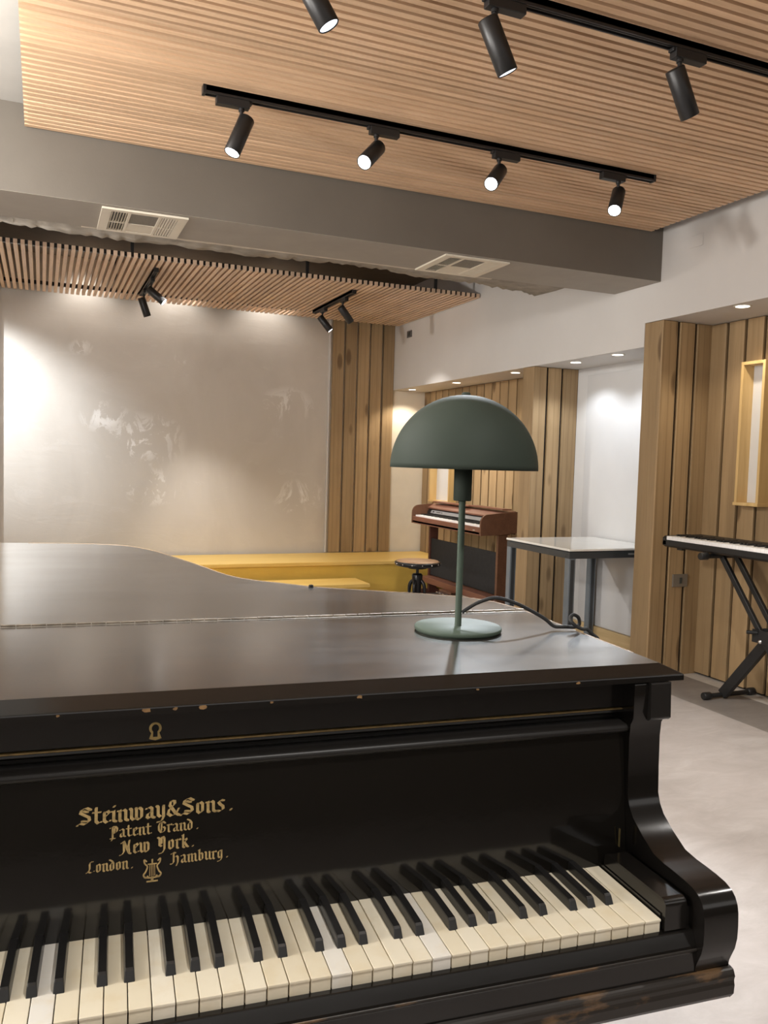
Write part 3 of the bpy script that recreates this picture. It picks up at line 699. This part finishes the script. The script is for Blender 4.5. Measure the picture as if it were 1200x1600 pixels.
main = main[:-2] + [(-1.275, 1.705), (UL - .002, 1.55)]
nm = len(main)
def mfree(i, p, o):
    if i == 0: return (UL - .029, HW + .0025)
    if i == 1: return (.1225, HW + .0025)
    if i == nm - 1: return (UL - .029, 1.555)
    return o
lm = lid_part('main_lid', main, mfree)
# rubbed lighter line round the upper edge of the lid
m = MB(); e = [(.097, HW + .004), (.097, .60)] + OUT[2:26]
m.tube([(u, w, ZL - .0006) for u, w in e], .0016, 6); m.build('rubbed_edge', M_RIMTOP, lm)
m = MB(); m.tube([(.097, .22, ZL - .0006), (.097, HW - .004, ZL - .0006)], .0014, 6); m.build('rubbed_edge', M_RIMTOP, lf)
m = MB(); m.lathe([(.0055, 0), (.005, .005), (0, .006)], (-.245, .905, ZL), (0, 0, 1), 14); m.build('lid_stud', M_VOID, lm)
m = MB(); random.seed(21)
for u, sz in ((-.615, .007), (-.583, .004), (-.551, .006), (-.36, .005), (-.71, .003), (-.47, .003), (-.20, .003), (-.05, .004)):
    pts = [(u + sz * math.cos(a) * random.uniform(.5, 1), .1331, ZL - .0150 + min(.0022, sz * .6 * math.sin(a) * random.uniform(.5, 1))) for a in [k * PI / 4 for k in range(8)]]
    m.add(pts, [tuple(range(8))])
m.build('worn_chips', plain('bare_wood_chip', (.22, .125, .05), .7, var=.3, vs_=90), lf)
# hinge: leaf strips and knuckles
m = MB(); m.box(UL + .0, .095, HW - .0085, HW + .0085, ZL - .001, ZL + .0004, 0); m.build('hinge_leaf', M_HINGE, gp)
m = MB(); x = UL; random.seed(3)
while x < .090:
    w = .0225; m.tube([(x + .0006, HW, ZL + .0012), (x + w - .0006, HW, ZL + .0012)], .0024 + random.uniform(-.0003, .0003), 8); x += w
m.build('hinge_knuckles', M_HINGE, gp)
# legs, lyre and pedals
for u, w in ((-.02, .30), (-1.20, .30), (-.95, 1.55)):
    m = MB(); m.lathe([(.030, .05), (.034, .07), (.030, .10), (.040, .18), (.050, .34), (.056, .46), (.048, .49), (.066, .53), (.066, .63)], (u, w, 0), n=28); lg = m.build('leg', M_PIANO, gp)
    m = MB(); m.lathe([(.020, 0), (.024, .012), (.020, .052), (.0, .052)], (u, w, 0), n=20); m.build('castor', M_BRASS, lg)
m = MB(); m.box(-.70, -.50, .38, .46, .10, .155); m.tube([(-.66, .42, .15), (-.66, .42, .64)], .018, 14); m.tube([(-.54, .42, .15), (-.54, .42, .64)], .018, 14); ly = m.build('pedal_lyre', M_PIANO, gp, .004)
for u in (-.64, -.56): box(u - .012, u + .012, .27, .40, .108, .118).build('pedal', M_BRASS, ly, .003)

# gilt blackletter on the fallboard, drawn with a broad nib
NIB = math.radians(28)
GLY = {
 'S': (1.02, [[(.92, 1.22), (.62, 1.42), (.30, 1.30), (.22, 1.02), (.50, .82), (.80, .62), (.84, .30), (.56, .06), (.18, .18), (.02, .02)], [(.40, 1.18), (.72, 1.06)], [(.34, .36), (.66, .30)]]),
 't': (.62, [[(.26, 1.34), (.26, .22), (.42, .02), (.60, .14)], [(.06, .96), (.54, .96)]]),
 'e': (.64, [[(.20, .90), (.20, .20), (.38, .02), (.60, .18)], [(.20, .90), (.40, 1.02), (.54, .82), (.22, .48)]]),
 'i': (.42, [[(.08, .90), (.20, .98), (.20, .16), (.36, .04)], [(.20, 1.30), (.26, 1.36)]]),
 'n': (.80, [[(.08, .90), (.20, .98), (.20, .12), (.30, .02)], [(.22, .78), (.46, 1.00), (.60, .86), (.60, .16), (.76, .04)]]),
 'w': (1.10, [[(.10, 1.02), (.20, .90), (.20, .20), (.36, .02), (.54, .16)], [(.50, 1.02), (.54, .90), (.54, .12)], [(.54, .14), (.74, .02), (.90, .20), (.90, .84), (.76, 1.02)]]),
 'a': (.76, [[(.14, .86), (.34, 1.00), (.52, .86), (.52, .16), (.70, .04)], [(.52, .58), (.24, .46), (.18, .18), (.34, .02), (.52, .16)]]),
 'y': (.78, [[(.10, 1.02), (.20, .90), (.20, .24), (.38, .06), (.58, .20)], [(.58, 1.00), (.58, .02), (.44, -.30), (.16, -.36)]]),
 '&': (1.02, [[(.92, .06), (.66, .24), (.24, .98), (.34, 1.34), (.58, 1.30), (.60, 1.04), (.20, .62), (.12, .26), (.36, .04), (.66, .18), (.88, .62)]]),
 'o': (.76, [[(.20, .88), (.20, .20), (.38, .02), (.56, .18), (.56, .82), (.40, 1.00), (.20, .86)]]),
 's': (.66, [[(.56, .92), (.34, 1.00), (.18, .84), (.30, .62), (.50, .44), (.52, .16), (.30, .02), (.08, .10)]]),
 '.': (.62, [[(.40, .06), (.46, .12)]]),
 'P': (.92, [[(.30, 1.30), (.30, -.10), (.18, -.28)], [(.04, 1.22), (.30, 1.40), (.62, 1.36), (.78, 1.12), (.74, .76), (.54, .58), (.30, .66)], [(.06, -.06), (.52, -.06)], [(.50, 1.20), (.50, .74)]]),
 'G': (1.02, [[(.86, 1.16), (.62, 1.40), (.30, 1.30), (.16, .90), (.18, .40), (.42, .06), (.74, .14), (.84, .50), (.70, .74), (.50, .68)], [(.48, 1.24), (.44, .24)]]),
 'r': (.58, [[(.08, .90), (.20, .98), (.20, .12), (.32, .02)], [(.24, .80), (.42, 1.00), (.54, .88)]]),
 'd': (.76, [[(.10, 1.36), (.40, 1.16), (.56, .88), (.56, .18), (.38, .02), (.20, .18), (.20, .76), (.36, .92)]]),
 'N': (1.06, [[(.04, 1.18), (.26, 1.38), (.30, .30), (.10, .00), (-.08, -.04)], [(.28, 1.34), (.72, .20)], [(.80, 1.40), (.72, .90), (.76, .12), (.92, .02)]]),
 'Y': (.98, [[(.08, 1.36), (.24, 1.22), (.24, .56), (.46, .40), (.70, .54)], [(.60, 1.40), (.72, 1.20), (.72, .10), (.52, -.28), (.22, -.32)], [(.44, 1.34), (.44, .70)]]),
 'k': (.74, [[(.12, 1.30), (.22, 1.42), (.22, .12), (.34, .02)], [(.24, .74), (.50, .98), (.56, .78), (.34, .56), (.60, .14), (.72, .06)]]),
 'L': (.98, [[(.56, 1.36), (.34, 1.14), (.36, .50), (.18, .12), (-.02, .06)], [(.16, .20), (.48, .02), (.86, .20)], [(.40, 1.26), (.72, 1.36)]]),
 'H': (.98, [[(.02, 1.22), (.24, 1.40), (.48, 1.30)], [(.28, 1.34), (.28, .20), (.12, -.02), (-.06, .02)], [(.30, .72), (.58, .96), (.74, .78), (.74, .14), (.58, -.24)]]),
 'm': (1.16, [[(.08, .90), (.20, .98), (.20, .12), (.30, .02)], [(.22, .78), (.44, 1.00), (.56, .86), (.56, .12), (.66, .02)], [(.58, .78), (.80, 1.00), (.94, .86), (.94, .16), (1.10, .04)]]),
 'b': (.76, [[(.12, 1.30), (.22, 1.42), (.22, .18), (.38, .02), (.56, .20), (.56, .78), (.40, .98), (.24, .80)]]),
 'u': (.80, [[(.10, 1.02), (.20, .90), (.20, .20), (.36, .02), (.56, .18)], [(.56, 1.00), (.60, .90), (.60, .16), (.76, .04)]]),
 'g': (.76, [[(.54, .90), (.36, 1.00), (.20, .84), (.20, .24), (.36, .06), (.56, .20)], [(.56, 1.00), (.56, .00), (.42, -.28), (.14, -.34)]]),
 ' ': (.62, []),
}
def fbp(u, z, lift=.0004):                 # a point on the sloping fallboard face
    return (u, .138 + (.0198 / .186) * (z + .006) - lift, zz(z))
def stroke(m, pts, nw, ang=NIB):
    nx, nz = math.cos(ang) * nw / 2, math.sin(ang) * nw / 2
    for (a, b2) in zip(pts, pts[1:]):
        q = [(a[0] - nx, a[1] - nz), (a[0] + nx, a[1] + nz), (b2[0] + nx, b2[1] + nz), (b2[0] - nx, b2[1] - nz)]
        ar = sum(q[i][0] * q[(i + 1) % 4][1] - q[(i + 1) % 4][0] * q[i][1] for i in range(4))
        if ar < 0: q = q[::-1]
        m.add([fbp(*p) for p in q], [(0, 1, 2, 3)])
    for p in (pts[0], pts[-1]):           # small diamond terminals
        k = nw * .20; m.add([fbp(p[0] - nx, p[1] - nz), fbp(p[0] + k, p[1] - k), fbp(p[0] + nx, p[1] + nz), fbp(p[0] - k, p[1] + k)], [(0, 1, 2, 3)])
def text(s, u0, u1, z, xh, nib=.21, slope=0.0):
    tot = sum(GLY[c][0] for c in s); kx = (u1 - u0) / tot; m = MB(); x = u0
    for c in s:
        for st_ in GLY[c][1]:
            pts = [(x + px * kx, z + slope * (x - u0) + pz * xh) for px, pz in st_]
            fine = []
            for a, b2 in zip(pts, pts[1:]): fine.append(a)
            fine.append(pts[-1]); stroke(m, fine, nib * xh * 1.05)
        x += GLY[c][0] * kx
    return m
text('Steinway&Sons.', -.6900, -.5110, .1288, .0137, .27).build('gilt_lettering', M_GOLD, fb)
text('Patent Grand.', -.6540, -.5520, .1108, .0094, .235).build('gilt_lettering', M_GOLD, fb)
text('New York.', -.6415, -.5570, .0906, .0112, .235).build('gilt_lettering', M_GOLD, fb)
text('London.', -.6790, -.6270, .0738, .0093, .235).build('gilt_lettering', M_GOLD, fb)
text('Hamburg.', -.5845, -.5165, .0732, .0095, .235).build('gilt_lettering', M_GOLD, fb)
# lyre emblem
m = MB()
def band(pts, w0, w1=None):
    pts = smooth_path([(p[0], 0, p[1]) for p in pts], 5); n = len(pts); w1 = w0 if w1 is None else w1
    for i in range(n - 1):
        a, b2 = pts[i], pts[i + 1]; d = (b2 - a); nrm = Vector((-d.z, 0, d.x)).normalized(); wa = (w0 + (w1 - w0) * i / n) / 2; wb = (w0 + (w1 - w0) * (i + 1) / n) / 2
        q = [a - nrm * wa, a + nrm * wa, b2 + nrm * wb, b2 - nrm * wb]
        m.add([fbp(p.x, p.z) for p in q][::-1], [(0, 1, 2, 3)])
lu, lz = -.6060, .0556
for s in (-1, 1):
    band([(lu + s * .0062, lz + .0235), (lu + s * .0092, lz + .0262), (lu + s * .0085, lz + .0215), (lu + s * .0055, lz + .0180), (lu + s * .0075, lz + .0120), (lu + s * .0100, lz + .0085), (lu + s * .0075, lz + .0050), (lu + s * .0045, lz + .0070)], .0016, .0020)
    band([(lu, lz + .0045), (lu + s * .005, lz + .0050), (lu + s * .0085, lz + .0060)], .0018)
for k in (-.003, -.001, .001, .003): band([(lu + k, lz + .0065), (lu + k * .9, lz + .0205)], .0007)
band([(lu - .0052, lz + .0205), (lu + .0052, lz + .0205)], .0014)
band([(lu, lz), (lu, lz + .006)], .0030); band([(lu - .0065, lz + .0006), (lu + .0065, lz + .0006)], .0018); band([(lu, lz + .0215), (lu, lz + .0262)], .0018)
m.build('gilt_emblem', M_GOLD, fb)

# ------------------------------------------------------------------ mushroom table lamp on the lid
_R = Matrix.Rotation(-.0792, 3, 'Z')
def piano_to_world(u, w, z): p = _R @ Vector((u, w, 0)); return (p.x + .7148, p.y + .778, ZK + z)
LX, LY, LZ = piano_to_world(-.106, .420, .2804)
t = thing('table_lamp', 'dark green mushroom table lamp standing on the piano lid', 'table lamp', (LX, LY, LZ), -.0792)
m = MB(); m.lathe([(.0, .0), (.070, .0), (.070, .0015), (0, .0015)], n=56); m.lathe([(.0, .0015), (.0715, .0015), (.0725, .0030), (.0725, .0065), (.0715, .0080), (.0, .0080)], n=64); m.build('base', M_GREEN_B, t)
m = MB(); m.lathe([(.0056, .0075), (.0056, .225)], n=24); m.build('stem', M_GREEN_B, t)
m = MB(); m.lathe([(.0, .2165), (.0140, .2165), (.0150, .2180), (.0150, .285), (.013, .2865), (0, .2865)], n=32); m.build('socket', M_GREEN, t)
R0, zr = .1215, .2690
prof = [(R0 * math.cos(a), zr + .1210 * math.sin(a)) for a in [i * PI / 2 / 24 for i in range(25)]]
pin = [((R0 - .0018) * math.cos(a), zr + .1192 * math.sin(a)) for a in [i * PI / 2 / 24 for i in range(25)]][::-1]
m = MB(); m.lathe(pin + prof, n=72, cap=False); m.lathe([(.0, .276), (.0, .279)], n=8); sh = m.build('shade', M_GREEN, t)
m = MB(); m.lathe([(.0075, zr + .1205), (.0075, zr + .1235), (.005, zr + .1255), (.0, zr + .126)], n=24); m.build('finial', M_GREEN, sh)
m = MB(); m.lathe([(.0025, .285), (.0025, zr + .120)], n=12); m.build('shade_rod', M_GREEN, t)
# flex: leaves the stem low down, arches over the lid, kinks into a loop at the edge
CORD = [(0.0041, -0.005, 0.031), (0.0275, -0.0076, 0.0453), (0.0513, -0.0103, 0.0538), (0.0627, -0.0129, 0.0552), (0.0795, -0.0155, 0.0519), (0.1044, -0.0182, 0.0428), (0.1297, -0.0208, 0.0303), (0.1499, -0.0234, 0.0188), (0.1649, -0.0261, 0.0069), (0.177, -0.0287, 0.0055), (0.189, -0.0313, 0.0055), (0.2007, -0.0339, 0.0055), (0.2106, -0.0326, 0.009), (0.207, -0.0352, 0.0216), (0.1957, -0.0378, 0.0272), (0.1882, -0.0405, 0.0232), (0.1867, -0.0471, 0.0174), (0.1961, -0.0497, 0.0094), (0.2057, -0.0524, 0.0055), (0.2125, -0.055, 0.0055), (0.2225, -0.057, -0.0035), (0.233, -0.06, -0.015), (0.2365, -0.06, -0.05), (0.236, -0.058, -0.19)]
m = MB(); m.tube(smooth_path(CORD, 6), .0031, 10); m.build('power_cord', M_CORD, t)
